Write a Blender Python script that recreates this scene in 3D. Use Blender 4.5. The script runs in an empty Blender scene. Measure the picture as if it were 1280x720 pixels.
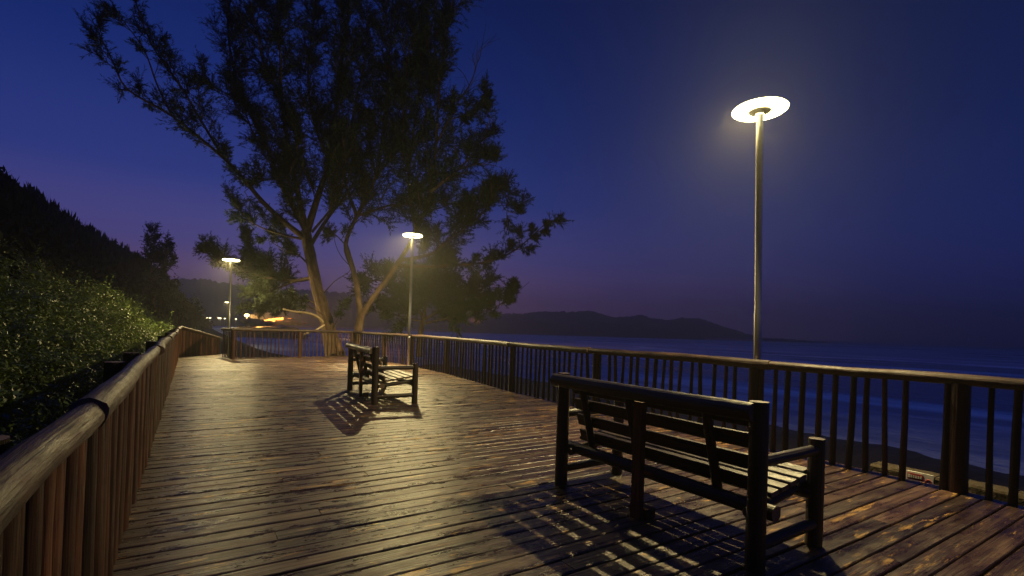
import bpy, math, random
import numpy as np
from mathutils import Vector, noise as mnoise

random.seed(11)
RNG = np.random.default_rng(7)
sc = bpy.context.scene
COL = sc.collection

# ------------------------------------------------------------------ survey of the place
# camera 1.3 m above the deck; x right, y forward, z up; deck axes p (along the boards) and q (along the railings)
EYE = 1.3
FOC, ROLL, PX, PY = 620.0, math.radians(1.85), 640.0, 412.0
TH = math.radians(33.0)
CT, ST = math.cos(TH), math.sin(TH)


def at(x, y, d):
    """World point seen in direction (x, y) of the 1280x720 survey picture, d metres ahead."""
    dx, dy = x - PX, y - PY
    return Vector(((dx * math.cos(ROLL) + dy * math.sin(ROLL)) / FOC * d, d,
                   EYE + (dx * math.sin(ROLL) - dy * math.cos(ROLL)) / FOC * d))


def W(p, q, z=0.0):
    return Vector((p * CT - q * ST, p * ST + q * CT, z))


def to_pq(v):
    return v[0] * CT + v[1] * ST, -v[0] * ST + v[1] * CT


def interp(x, pts):
    return float(np.interp(x, [a for a, _ in pts], [b for _, b in pts]))


# ------------------------------------------------------------------ materials
def new_mat(name):
    m = bpy.data.materials.new(name)
    m.use_nodes = True
    nt = m.node_tree
    nt.nodes.clear()
    out = nt.nodes.new('ShaderNodeOutputMaterial')
    b = nt.nodes.new('ShaderNodeBsdfPrincipled')
    nt.links.new(b.outputs[0], out.inputs[0])
    return m, nt, b


def nd(nt, kind, **kw):
    n = nt.nodes.new(kind)
    for k, v in kw.items():
        if k.startswith('i_'):
            n.inputs[k[2:].replace('_', ' ')].default_value = v
        else:
            setattr(n, k, v)
    return n


def ramp(nt, fac, stops):
    r = nt.nodes.new('ShaderNodeValToRGB')
    e = r.color_ramp.elements
    while len(e) < len(stops):
        e.new(0.5)
    for el, (pos, c) in zip(e, stops):
        el.position = pos
        el.color = (c[0], c[1], c[2], 1) if not isinstance(c, (int, float)) else (c, c, c, 1)
    nt.links.new(fac, r.inputs[0])
    return r.outputs[0]


def mix(nt, fac, a, b, mode='MIX'):
    m = nt.nodes.new('ShaderNodeMix')
    m.data_type = 'RGBA'
    m.blend_type = mode
    for s, v in ((0, fac), (6, a), (7, b)):
        if isinstance(v, (int, float)):
            m.inputs[s].default_value = v
        elif isinstance(v, tuple):
            m.inputs[s].default_value = (*v, 1)
        else:
            nt.links.new(v, m.inputs[s])
    return m.outputs[2]


def math_(nt, op, a, b=None):
    m = nt.nodes.new('ShaderNodeMath')
    m.operation = op
    for i, v in enumerate((a, b)):
        if v is None:
            continue
        if isinstance(v, (int, float)):
            m.inputs[i].default_value = v
        else:
            nt.links.new(v, m.inputs[i])
    return m.outputs[0]


def attr(nt, name):
    a = nt.nodes.new('ShaderNodeAttribute')
    a.attribute_name = name
    return a


def mapped(nt, vec, scale):
    m = nt.nodes.new('ShaderNodeMapping')
    m.inputs['Scale'].default_value = scale
    nt.links.new(vec, m.inputs[0])
    return m.outputs[0]


def noise_(nt, vec, scale, detail=4, rough=0.55):
    n = nt.nodes.new('ShaderNodeTexNoise')
    n.inputs['Scale'].default_value = scale
    n.inputs['Detail'].default_value = detail
    n.inputs['Roughness'].default_value = rough
    if vec is not None:
        nt.links.new(vec, n.inputs['Vector'])
    return n.outputs[0]


def bump_(nt, b, h, strength, dist, chain=None):
    n = nt.nodes.new('ShaderNodeBump')
    n.inputs['Strength'].default_value = strength
    n.inputs['Distance'].default_value = dist
    nt.links.new(h, n.inputs['Height'])
    if chain is not None:
        nt.links.new(chain, n.inputs['Normal'])
    nt.links.new(n.outputs[0], b.inputs['Normal'])
    return n.outputs[0]


def wood(name, dark, mid, light, cap=(.2, .13, .07), rough=(.35, .6), spec=.5, bump=.5, worn=None, worn_at=(.62, .7), grain=38, blotch=(.55, 1.25), depth=.006, along=1.6):
    m, nt, b = new_mat(name)
    gc = attr(nt, 'gc').outputs['Vector']
    g1 = noise_(nt, mapped(nt, gc, (along, grain, grain)), 1.0, 6, .6)
    g2 = noise_(nt, mapped(nt, gc, (.9, 9, 9)), 1.0, 4, .6)
    g = math_(nt, 'ADD', math_(nt, 'MULTIPLY', g1, .6), math_(nt, 'MULTIPLY', g2, .4))
    c = ramp(nt, g, [(.33, dark), (.5, mid), (.68, light)])
    tone = attr(nt, 'tone').outputs['Fac']
    c = mix(nt, 1.0, c, ramp(nt, tone, [(0, .35), (1, 1.4)]), 'MULTIPLY')
    bl = noise_(nt, mapped(nt, gc, (3.0, 7, 7)), 1.0, 5, .65)
    c = mix(nt, 1.0, c, ramp(nt, bl, [(.32, blotch[0]), (.66, blotch[1])]), 'MULTIPLY')
    if worn:
        w = noise_(nt, mapped(nt, gc, (3.2, 17, 17)), 1.0, 7, .68)
        big = noise_(nt, mapped(nt, gc, (.55, .9, .9)), 1.0, 3, .5)
        w = math_(nt, 'ADD', w, math_(nt, 'MULTIPLY', math_(nt, 'SUBTRACT', big, .5), .45))
        wm = ramp(nt, w, [(worn_at[0], 0.0), (worn_at[1], 1.0)])
        c = mix(nt, wm, c, worn)
    chk = noise_(nt, mapped(nt, gc, (2.2, 75, 75)), 1.0, 3, .5)
    c = mix(nt, ramp(nt, chk, [(.28, .75), (.40, 0.0)]), c, tuple(v * .35 for v in dark))
    # sawn ends
    cp = attr(nt, 'cap').outputs['Fac']
    c = mix(nt, cp, c, cap)
    nt.links.new(c, b.inputs['Base Color'])
    r = ramp(nt, math_(nt, 'ADD', math_(nt, 'MULTIPLY', g2, .5), math_(nt, 'MULTIPLY', bl, .5)), [(.38, rough[0]), (.62, rough[1])])
    brk = noise_(nt, mapped(nt, gc, (7, 22, 22)), 1.0, 4, .7)
    rr_ = math_(nt, 'ADD', r, math_(nt, 'MULTIPLY', math_(nt, 'SUBTRACT', brk, .5), .55))
    nt.links.new(math_(nt, 'MAXIMUM', rr_, .14), b.inputs['Roughness'])
    b.inputs['Specular IOR Level'].default_value = spec
    fine = noise_(nt, mapped(nt, gc, (5, 130, 130)), 1.0, 3, .6)
    h = math_(nt, 'ADD', math_(nt, 'ADD', g1, math_(nt, 'MULTIPLY', fine, .35)), math_(nt, 'MULTIPLY', chk, .8))
    bump_(nt, b, h, bump, depth)
    return m


def plain(name, col, rough=.6, metal=0.0, var=.25, scale=6.0, bump=0.0, spec=.5):
    m, nt, b = new_mat(name)
    tc = nd(nt, 'ShaderNodeTexCoord')
    n = noise_(nt, tc.outputs['Object'], scale, 5, .6)
    lo = tuple(c * (1 - var) for c in col)
    hi = tuple(min(1, c * (1 + var)) for c in col)
    nt.links.new(ramp(nt, n, [(.3, lo), (.7, hi)]), b.inputs['Base Color'])
    b.inputs['Roughness'].default_value = rough
    b.inputs['Metallic'].default_value = metal
    b.inputs['Specular IOR Level'].default_value = spec
    if bump:
        bump_(nt, b, n, bump, .05)
    return m


def leafy(name, dark, light, rough=.5, trans=.15, spec=.4):
    m, nt, b = new_mat(name)
    t = attr(nt, 'tone').outputs['Fac']
    c = ramp(nt, t, [(0, dark), (1, light)])
    nt.links.new(c, b.inputs['Base Color'])
    b.inputs['Roughness'].default_value = rough
    b.inputs['Specular IOR Level'].default_value = spec
    if trans:
        tr = nd(nt, 'ShaderNodeBsdfTranslucent')
        nt.links.new(c, tr.inputs[0])
        ms = nd(nt, 'ShaderNodeMixShader')
        ms.inputs[0].default_value = trans
        nt.links.new(b.outputs[0], ms.inputs[1])
        nt.links.new(tr.outputs[0], ms.inputs[2])
        out = [n for n in nt.nodes if n.type == 'OUTPUT_MATERIAL'][0]
        nt.links.new(ms.outputs[0], out.inputs[0])
    return m


def glow(name, col, strength):
    m = bpy.data.materials.new(name)
    m.use_nodes = True
    nt = m.node_tree
    nt.nodes.clear()
    out = nt.nodes.new('ShaderNodeOutputMaterial')
    e = nt.nodes.new('ShaderNodeEmission')
    e.inputs[0].default_value = (*col, 1)
    e.inputs[1].default_value = strength
    m.cycles.emission_sampling = 'AUTO' if name.startswith('lamp_diffuser') else 'NONE'
    nt.links.new(e.outputs[0], out.inputs[0])
    return m


LAMP = (1.0, .775, .34)
M_DECK = wood('deck_boards', (.014, .0065, .004), (.066, .034, .021), (.145, .082, .050), cap=(.03, .02, .015), rough=(.2, .52), spec=.55, bump=1.0,
              worn=(.42, .24, .065), worn_at=(.60, .67), grain=36)
M_RAIL = wood('rail_logs', (.015, .007, .005), (.040, .020, .014), (.09, .05, .034), cap=(.16, .10, .06), rough=(.4, .65), spec=.4, bump=1.0, grain=26, blotch=(.45, 1.3), along=5.0)
M_STICK = wood('red_brown_poles', (.022, .007, .004), (.055, .019, .010), (.10, .038, .02), cap=(.10, .05, .03), rough=(.42, .65), spec=.35, bump=.8, grain=24, blotch=(.4, 1.35))
M_BENCH = wood('tarred_bench_logs', (.018, .012, .009), (.048, .032, .023), (.10, .068, .047), cap=(.15, .10, .065), rough=(.3, .52), spec=.5, bump=.9, blotch=(.5, 1.3))
M_BENCHRED = wood('red_bench_post', (.09, .026, .012), (.19, .06, .026), (.28, .10, .05), cap=(.14, .07, .04), rough=(.4, .6), spec=.4, bump=.7, grain=22)
M_BARK = wood('bark', (.03, .018, .011), (.14, .086, .05), (.26, .17, .105), cap=(.35, .25, .14), rough=(.7, .9), spec=.2, bump=1.0, grain=7, blotch=(.45, 1.35), depth=.05)
M_DEAD = wood('bare_dead_wood', (.30, .22, .12), (.5, .38, .22), (.62, .5, .3), cap=(.4, .3, .17), rough=(.6, .8), spec=.2, bump=.6, grain=12)
M_NEEDLE = leafy('casuarina_needles', (.010, .017, .008), (.034, .046, .018), rough=.6, trans=.1, spec=.25)
M_NEEDLE2 = leafy('low_tree_needles', (.02, .032, .013), (.055, .07, .022), rough=.6, trans=.1, spec=.25)
M_LEAF = leafy('glossy_coastal_leaves', (.024, .050, .008), (.13, .175, .024), rough=.42, trans=.18, spec=.45)
M_SCRUB = leafy('hillside_scrub_leaves', (.006, .009, .004), (.022, .026, .010), rough=.7, trans=.0, spec=.1)
M_STEEL = plain('brushed_steel', (.55, .54, .52), rough=.33, metal=1.0, var=.08, scale=30)
M_HUB = plain('lamp_hub_metal', (.10, .09, .07), rough=.6, metal=.2, var=.1)
M_GLOW = glow('lamp_diffuser', (1.0, .90, .42), 55.0)
M_HALO = glow('lamp_diffuser_added_halo', (1.0, .92, .38), 420.0)  # for the added upward ring that feeds the halo
M_HALODIM = glow('lamp_diffuser_added_halo_dim', (1.0, .92, .38), 110.0)
M_GLOWFAR = glow('far_lamp_diffuser', (1.0, .82, .45), 30.0)
M_GLOWYEL = glow('flood_lamp_glass', (1.0, .68, .22), 40.0)
M_WINDOW = glow('lit_windows', (1.0, .5, .34), .10)
M_SOIL = plain('sandy_soil', (.045, .038, .026), rough=.95, var=.5, scale=1.5, bump=.6, spec=.1)
M_ROCK = plain('dark_wet_rock', (.014, .011, .010), rough=.6, var=.5, scale=1.2, bump=1.0, spec=.3)
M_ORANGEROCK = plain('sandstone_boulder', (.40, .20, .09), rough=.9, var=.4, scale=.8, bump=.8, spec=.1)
M_HILL = plain('forested_hill', (.022, .026, .020), rough=1.0, var=.5, scale=.05, spec=0.0)
M_SAND = plain('far_beach_sand_glow_tint', (.42, .20, .14), rough=.95, var=.25, scale=.2, spec=.1)  # reddish glow of the shore lights is put into the sand colour
M_WALL = plain('seawall_blocks', (.065, .05, .033), rough=.9, var=.45, scale=9, bump=.7, spec=.15)
M_WHITE = plain('sign_white_paint', (.72, .70, .64), rough=.5, var=.08)
M_RED = plain('sign_red_paint', (.35, .03, .025), rough=.5, var=.1)
M_BLACK = plain('sign_black_paint', (.02, .02, .02), rough=.5, var=.1)
M_PLASTER = plain('pale_plaster', (.5, .47, .42), rough=.9, var=.15, scale=2)
M_ROOF = plain('dark_roof', (.06, .05, .05), rough=.9, var=.2, scale=2)
M_PAINTLINE = plain('grey_lower_boards', (.07, .05, .035), rough=.7, var=.4, scale=5)


# ------------------------------------------------------------------ mesh builder
class MB:
    def __init__(self):
        self.v, self.f, self.gc, self.tone, self.cap, self.sm = [], [], [], [], [], []

    def add(self, v, gc, tone, cap=0.0):
        self.v.append(tuple(v)); self.gc.append(tuple(gc)); self.tone.append(tone); self.cap.append(cap)
        return len(self.v) - 1

    def face(self, idx, smooth=True):
        self.f.append(idx); self.sm.append(smooth)

    def tube(self, pts, radii, n=10, caps=True, wob=.0, tone=None, flat=1.0, seed=None):
        """Round log or limb along pts; wob = relative irregularity of the outline."""
        pts = [Vector(p) for p in pts]
        tone = random.random() if tone is None else tone
        ox, oy, oz = (random.uniform(0, 50) for _ in range(3))
        up = Vector((0, 0, 1))
        d0 = (pts[1] - pts[0]).normalized()
        side = d0.cross(up)
        side = side.normalized() if side.length > .05 else Vector((1, 0, 0))
        rings, L = [], 0.0
        for i, p in enumerate(pts):
            a = pts[max(0, i - 1)]; b = pts[min(len(pts) - 1, i + 1)]
            t = (b - a).normalized()
            side = (side - t * side.dot(t)).normalized()
            bi = t.cross(side)
            if i:
                L += (p - pts[i - 1]).length
            r = radii[i] if hasattr(radii, '__len__') else radii
            ring = []
            for k in range(n):
                an = 2 * math.pi * k / n
                rr = r
                if wob:
                    rr *= 1 + wob * (mnoise.noise((ox + L * 3.1, oy + math.cos(an) * 1.3, oz + math.sin(an) * 1.3))
                                     + .6 * mnoise.noise((ox + L * .9, oy + 9, oz + math.cos(an))))
                o = side * (math.cos(an) * rr) + bi * (math.sin(an) * rr * flat)
                ring.append(self.add(p + o, (ox + L, oy + math.cos(an) * r, oz + math.sin(an) * r), tone))
            rings.append(ring)
        for a, b in zip(rings, rings[1:]):
            for k in range(n):
                self.face((a[k], a[(k + 1) % n], b[(k + 1) % n], b[k]))
        if caps:
            for ring, rev in ((rings[0], True), (rings[-1], False)):
                q = pts[0] if rev else pts[-1]
                ids = [self.add(self.v[i], self.gc[i], tone, 1.0) for i in ring]
                self.face(tuple(reversed(ids)) if rev else tuple(ids), False)
        return self

    def box(self, c, size, axes=None, tone=None, bev=.0, grain=0, segs=1, wob=0.0, cap_ends=True):
        """Board centred on c; size along the three axes; grain runs along axis number `grain`."""
        c = Vector(c)
        ax = axes or (Vector((1, 0, 0)), Vector((0, 1, 0)), Vector((0, 0, 1)))
        tone = random.random() if tone is None else tone
        off = Vector([random.uniform(0, 50) for _ in range(3)])
        g, a1, a2 = grain, (grain + 1) % 3, (grain + 2) % 3
        L, w, h = size[g] / 2, size[a1] / 2, size[a2] / 2
        b = min(bev, w * .8, h * .8)
        prof = [(-w + b, -h), (w - b, -h), (w, -h + b), (w, h - b), (w - b, h), (-w + b, h), (-w, h - b), (-w, -h + b)] if b else [(-w, -h), (w, -h), (w, h), (-w, h)]
        rings = []
        for s in range(segs + 1):
            t = -L + 2 * L * s / segs
            dz = (random.uniform(-wob, wob), random.uniform(-wob, wob)) if wob else (0, 0)
            ring = []
            for (x, y) in prof:
                P = c + ax[g] * t + ax[a1] * (x + dz[0]) + ax[a2] * (y + dz[1])
                ring.append(self.add(P, (off.x + t, off.y + x, off.z + y), tone))
            rings.append(ring)
        n = len(prof)
        for r0, r1 in zip(rings, rings[1:]):
            for k in range(n):
                self.face((r0[k], r0[(k + 1) % n], r1[(k + 1) % n], r1[k]), False)
        for ring, rev in ((rings[0], True), (rings[-1], False)):
            ids = [self.add(self.v[i], self.gc[i], tone, 1.0 if cap_ends else 0.0) for i in ring]
            self.face(tuple(reversed(ids)) if rev else tuple(ids), False)
        return self

    def lathe(self, prof, n=40, centre=(0, 0, 0), close=False):
        c = Vector(centre)
        rings = []
        for (r, z) in prof:
            rings.append([self.add(c + Vector((r * math.cos(2 * math.pi * k / n), r * math.sin(2 * math.pi * k / n), z)), (z, r, k), .5) for k in range(n)])
        prs = list(zip(rings, rings[1:])) + ([(rings[-1], rings[0])] if close else [])
        for a, b in prs:
            for k in range(n):
                self.face((a[k], a[(k + 1) % n], b[(k + 1) % n], b[k]))
        if not close:
            self.face(tuple(reversed(rings[0])), False)
            self.face(tuple(rings[-1]), False)
        return self

    def build(self, name, mat, parent=None, origin=(0, 0, 0)):
        me = bpy.data.meshes.new(name)
        o = Vector(origin)
        me.from_pydata([(v[0] - o.x, v[1] - o.y, v[2] - o.z) for v in self.v], [], self.f)
        me.polygons.foreach_set('use_smooth', self.sm)
        a = me.attributes.new('gc', 'FLOAT_VECTOR', 'POINT')
        a.data.foreach_set('vector', np.array(self.gc, dtype=np.float32).ravel())
        a = me.attributes.new('tone', 'FLOAT', 'POINT')
        a.data.foreach_set('value', np.array(self.tone, dtype=np.float32))
        a = me.attributes.new('cap', 'FLOAT', 'POINT')
        a.data.foreach_set('value', np.array(self.cap, dtype=np.float32))
        me.materials.append(mat)
        ob = bpy.data.objects.new(name, me)
        COL.objects.link(ob)
        if parent:
            ob.parent = parent
        return ob


def tri_mesh(name, V, tone, mat, parent=None, origin=(0, 0, 0), per=3):
    """Loose leaf faces: V is (n*per, 3), tone one value per face."""
    n = len(V) // per
    me = bpy.data.meshes.new(name)
    me.vertices.add(len(V)); me.loops.add(len(V)); me.polygons.add(n)
    me.vertices.foreach_set('co', (np.asarray(V) - np.array(origin)).astype(np.float32).ravel())
    me.loops.foreach_set('vertex_index', np.arange(len(V), dtype=np.int32))
    me.polygons.foreach_set('loop_start', np.arange(0, len(V), per, dtype=np.int32))
    me.update(calc_edges=True)
    a = me.attributes.new('tone', 'FLOAT', 'POINT')
    a.data.foreach_set('value', np.repeat(np.asarray(tone, dtype=np.float32), per))
    me.materials.append(mat)
    ob = bpy.data.objects.new(name, me)
    COL.objects.link(ob)
    if parent:
        ob.parent = parent
    return ob


def grid_mesh(name, X, Y, Z, mat, smooth=True):
    ny, nx = X.shape
    me = bpy.data.meshes.new(name)
    V = np.stack([X, Y, Z], -1).reshape(-1, 3)
    F = [(j * nx + i, j * nx + i + 1, (j + 1) * nx + i + 1, (j + 1) * nx + i) for j in range(ny - 1) for i in range(nx - 1)]
    me.from_pydata(V.tolist(), [], F)
    me.polygons.foreach_set('use_smooth', [smooth] * len(F))
    me.materials.append(mat)
    ob = bpy.data.objects.new(name, me)
    COL.objects.link(ob)
    return ob


def thing(name, label, cat, loc=(0, 0, 0), rz=0.0, group=None):
    o = bpy.data.objects.new(name, None)
    o.empty_display_size = .2
    o.location = loc
    o.rotation_euler = (0, 0, rz)
    COL.objects.link(o)
    return tag(o, label, cat, group)


def tag(o, label, cat, group=None):
    o['label'] = label
    o['category'] = cat
    if group:
        o['group'] = group
    return o


def struct(o, kind='structure'):
    o['kind'] = kind
    return o


def dup(root, loc, rz, label, group=None, scale=None):
    r = root.copy(); COL.objects.link(r)
    r.location = loc; r.rotation_euler = (0, 0, rz)
    r['label'] = label
    if group:
        r['group'] = group
    if scale:
        r.scale = scale
    for ch in list(root.children):
        c = ch.copy(); COL.objects.link(c); c.parent = r
        for g in list(ch.children):
            d = g.copy(); COL.objects.link(d); d.parent = c
    return r


def sstep(a, b, x):
    t = np.clip((x - a) / (b - a), 0, 1)
    return t * t * (3 - 2 * t)


def fbm(x, y, sx, sy=None, octv=4, seed=0.0):
    v, a, f = 0.0, 1.0, 1.0
    for _ in range(octv):
        v += a * mnoise.noise((x / sx * f + seed, y / (sy or sx) * f + seed * 1.7, seed))
        a *= .5; f *= 2.1
    return v


# ------------------------------------------------------------------ boardwalk deck
RIGHT = [(-6, 5.66), (1, 5.66), (2.2, 5.70), (4.4, 5.62), (8.9, 5.70), (12.9, 6.12), (16.3, 6.08), (20.25, 5.52)]
BACK_A, BACK_B = (1.22, 19.11), (5.52, 20.25)
PITCH, GAPW = .146, .015
deck = MB()
PAX = (W(1, 0), W(0, 1), Vector((0, 0, 1)))


def deck_spans(q):
    right = interp(q, RIGHT) + .09
    if q <= BACK_A[1] - .02:
        return [(-.36, right)]
    sp = []
    lo = -.36 if q < 20.4 else -.36 + (q - 20.4) * .87
    hi = 1.18
    if hi - lo > .12:
        sp.append((lo, hi))
    if q < BACK_B[1] + .05:
        t = (q - BACK_A[1]) / (BACK_B[1] - BACK_A[1])
        s = BACK_A[0] + t * (BACK_B[0] - BACK_A[0])
        if right - s > .2:
            sp.append((s - .06, right))
    return sp


q = -1.6
row = 0
while q < 22.0:
    for (a, b) in deck_spans(q):
        x = a + random.uniform(-.03, .03)
        b += random.uniform(-.03, .03)
        first = True
        while x < b - .02:
            ln = random.choice((3.0, 3.6, 4.2, 2.4)) if not first else random.uniform(.8, 4.2)
            first = False
            e = min(b, x + ln)
            if b - e < .5:
                e = b
            tl = random.gauss(.5, .2)
            dz = random.uniform(-.0025, .0025)
            ti = random.gauss(0, .014)
            TAX = (PAX[0], (PAX[1] + Vector((0, 0, ti))).normalized(), (Vector((0, 0, 1)) - PAX[1] * ti).normalized())
            wdt = PITCH - GAPW - random.uniform(-.003, .004)
            deck.box(W((x + e) / 2, q + PITCH / 2 + random.uniform(-.001, .001), -.019 + dz), (e - x - .004, wdt, .038), TAX,
                     tone=min(1, max(0, tl)), bev=.005, grain=0, segs=max(1, int((e - x) / .35)), wob=.0016)
            if q < 9:
                for pj in np.arange(-.2, 5.6, .75):
                    if x + .02 < pj < e - .02:
                        for off in (.032, PITCH - .042):
                            cx, cq = pj + random.uniform(-.012, .012), q + off + random.uniform(-.008, .008)
                            ids = [deck.add(W(cx + .0055 * math.cos(k * 1.047), cq + .0055 * math.sin(k * 1.047), .0025), (0, 0, 0), 0, 1) for k in range(6)]
                            deck.face(tuple(ids), False)
            x = e
    q += PITCH
    row += 1
struct(deck.build('boardwalk_deck', M_DECK))
# joists and beams under the boards
jo = MB()
for p in np.arange(-.2, 5.6, .75):
    jo.box(W(p, 8.7, -.125), (.05, 20.5, .16), PAX, grain=1)
jo.box(W(-.33, 9.2, -.14), (.05, 22.4, .2), PAX, grain=1)
for (q0, q1) in zip([r[0] for r in RIGHT[1:]], [r[0] for r in RIGHT[2:]]):
    a, b = W(interp(q0, RIGHT) + .03, q0, -.13), W(interp(q1, RIGHT) + .03, q1, -.13)
    d = (b - a).normalized()
    jo.box((a + b) / 2, (.05, (b - a).length, .18), (d.cross(Vector((0, 0, 1))), d, Vector((0, 0, 1))), grain=1)
struct(jo.build('deck_frame', M_STICK))

# steps leading down from the far left corner and the lower walkway
stp = MB()
for i in range(7):
    stp.box(W(.95 + i * .19, 21.6 + i * .26, -.17 * (i + 1)), (1.5, .3, .05), (W(.81, -.585), W(.585, .81), Vector((0, 0, 1))), grain=0)
struct(stp.build('stairs', M_PAINTLINE))

# ------------------------------------------------------------------ railings
def log_line(mb, a, b, r0, r1, n=14, wob=.07, bow=.012, segs=None, tone=None):
    a, b = Vector(a), Vector(b)
    L = (b - a).length
    segs = segs or max(3, int(L / .22))
    ph = random.uniform(0, 9)
    pts, rad = [], []
    for i in range(segs + 1):
        t = i / segs
        off = Vector((mnoise.noise((ph, t * L * .8, 1)), mnoise.noise((ph, t * L * .8, 5)), mnoise.noise((ph, t * L * .8, 9)))) * bow
        pts.append(a.lerp(b, t) + off)
        rad.append(r0 + (r1 - r0) * t)
    mb.tube(pts, rad, n=n, wob=wob, tone=tone)
    return mb


def deck_thing(name, label, cat, p, q, group=None):
    return thing(name, label, cat, W(p, q, 0), TH, group)


def local(root_pq, p, q, z):
    return Vector((p - root_pq[0], q - root_pq[1], z))


# left railing, the close set one
LR = (-.34, 1.0)
left = deck_thing('log_railing', 'brown log railing with tightly set upright poles along the left side of the deck', 'railing', *LR)
joints = [-.6, 2.08, 5.9, 9.3, 12.8, 16.4, 20.4]
for a, b in zip(joints, joints[1:]):
    m = MB()
    log_line(m, local(LR, -.27, a, .985), local(LR, -.27, b, 1.0 if b > 20 else .985), .052, .044, n=20, wob=.17, bow=.03, tone=random.uniform(.4, .8))
    m.build('handrail', M_RAIL, left)
for q in (1.72, 4.35, 5.55, 8.2, 11.0, 14.0, 17.0, 20.2):
    m = MB()
    log_line(m, local(LR, -.43, q, -.7), local(LR, -.43, q + .01, .985), .062, .058, n=14, wob=.05, tone=.05)
    m.build('post', M_RAIL, left)
q, i = .75, 0
rest = MB()
while q < 20.35:
    m = MB() if i < 100 else rest
    r = random.choice((.03, .036, .041, .046, .052))
    lean = random.gauss(0, .012)
    log_line(m, local(LR, -.335 + random.uniform(-.01, .01), q, -.16), local(LR, -.325, q + lean, .945), r * 1.05, r * .92, n=9 if i < 60 else 7, wob=.09,
             bow=.012, segs=5 if i < 60 else 3, tone=min(1, max(0, random.gauss(.5, .28))))
    if i < 100:
        m.build('baluster', M_STICK, left)
    q += r * 2 + random.choice((.004, .01, .016, .03))
    i += 1
struct(rest.build('baluster', M_STICK, left), 'stuff')

# stepped-down panel that turns right at the far left corner
SR = (-.3, 20.45)
stair = deck_thing('stair_railing', 'reddish plank panel with a sloping log rail going down at the far left corner', 'railing', *SR)
m = MB(); log_line(m, local(SR, -.28, 20.4, 1.02), local(SR, .95, 21.95, .62), .06, .055, n=12, tone=.6)
m.build('handrail', M_RAIL, stair)
for k, t in enumerate(np.linspace(.03, .99, 13)):
    p, qq = -.3 + 1.25 * t, 20.45 + 1.5 * t
    m = MB()
    ax = (Vector((.64, .77, 0)), Vector((-.77, .64, 0)), Vector((0, 0, 1)))
    top = .97 - .4 * t
    m.box(local(SR, p, qq, (top - .5) / 2), (.135, .025, top + .5), ax, grain=2, bev=.004, tone=random.random())
    m.build('plank', M_STICK, stair)
for t in (.0, 1.0):
    m = MB(); log_line(m, local(SR, -.36 + 1.3 * t, 20.52 + 1.5 * t, -.8), local(SR, -.36 + 1.3 * t, 20.52 + 1.5 * t, 1.0 - .38 * t), .06, .06, tone=.4)
    m.build('post', M_RAIL, stair)

# back railing
BR = BACK_A
back = deck_thing('log_railing', 'log railing with slim reddish sticks across the far end of the deck before the trees', 'railing', *BR)
bd = Vector((BACK_B[0] - BACK_A[0], BACK_B[1] - BACK_A[1], 0)); bl = bd.length; bd.normalize()
for t0, t1 in ((-.05, 2.3), (2.3, 4.55)):
    m = MB(); log_line(m, local(BR, *(Vector(BACK_A) + bd.xy * t0), 1.0), local(BR, *(Vector(BACK_A) + bd.xy * t1), 1.0), .058, .05, n=12, tone=.7)
    m.build('handrail', M_RAIL, back)
m = MB(); log_line(m, local(BR, 1.22, 19.08, 1.0), local(BR, .98, 20.6, .98), .052, .05, n=12, tone=.7)
m.build('handrail', M_RAIL, back)
for k in range(7):
    m = MB(); m.box(local(BR, 1.22 - .035 * k, 19.2 + .2 * k, .4), (.025, .17, 1.06), None, grain=2, bev=.004, tone=random.random() * .6)
    m.build('plank', M_STICK, back)
for t in (0.02, 2.28, bl - .05):
    c = Vector(BACK_A) + bd.xy * t
    m = MB(); log_line(m, local(BR, *c, -.8), local(BR, *c, .96), .07, .065, n=10, tone=.5)
    m.build('post', M_STICK, back)
t = .13
while t < bl - .12:
    c = Vector(BACK_A) + bd.xy * t
    r = random.uniform(.016, .026)
    m = MB(); log_line(m, local(BR, *c, -.06), local(BR, c.x + random.gauss(0, .012), c.y, .97), r, r * .9, n=7, segs=4, wob=.08, bow=.012, tone=random.random())
    m.build('baluster', M_STICK, back)
    t += random.uniform(.125, .16)
m = MB()
m.box(local(BR, *(Vector(BACK_A) + bd.xy * bl / 2), .018), (bl, .09, .035), (bd, Vector((-bd.y, bd.x, 0)), Vector((0, 0, 1))), grain=0, tone=.9)
m.build('kick_board', M_RAIL, back)

# right railing along the sea
RR = (5.65, 1.5)
right = deck_thing('log_railing', 'long log railing with widely spaced crooked sticks along the sea side of the deck', 'railing', *RR)
rj = [-2.2, 3.2, 6.3, 8.9, 12.7, 15.5, 18.0, 20.3]
for k, (a, b) in enumerate(zip(rj, rj[1:])):
    m = MB()
    pts, rad = [], []
    n_ = max(5, int((b - a) / .25))
    ph = random.uniform(0, 9)
    for s in range(n_ + 1):
        qq = a + (b - a) * s / n_
        pts.append(local(RR, interp(qq, RIGHT) + .01 + .015 * mnoise.noise((ph, qq, 2)), qq, .985 + .015 * mnoise.noise((ph, qq, 7))))
        rad.append(.058 - .010 * s / n_)
    m.tube(pts, rad, n=18 if k < 2 else 12, wob=.17, tone=(.75, .35, .5, .9, .95, .9, .7)[k])
    m.build('handrail', M_RAIL, right)
posts = (1.5, 3.38, 6.12, 8.75, 12.75, 15.35, 17.6, 20.15)
for q in posts:
    m = MB(); pp = interp(q, RIGHT)
    log_line(m, local(RR, pp + .03, q, -.9), local(RR, pp + .02, q, .95), .075, .068, n=14, wob=.06, tone=.2)
    m.build('post', M_STICK, right)
q, npk, far_pk = -.1, 0, MB()
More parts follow.
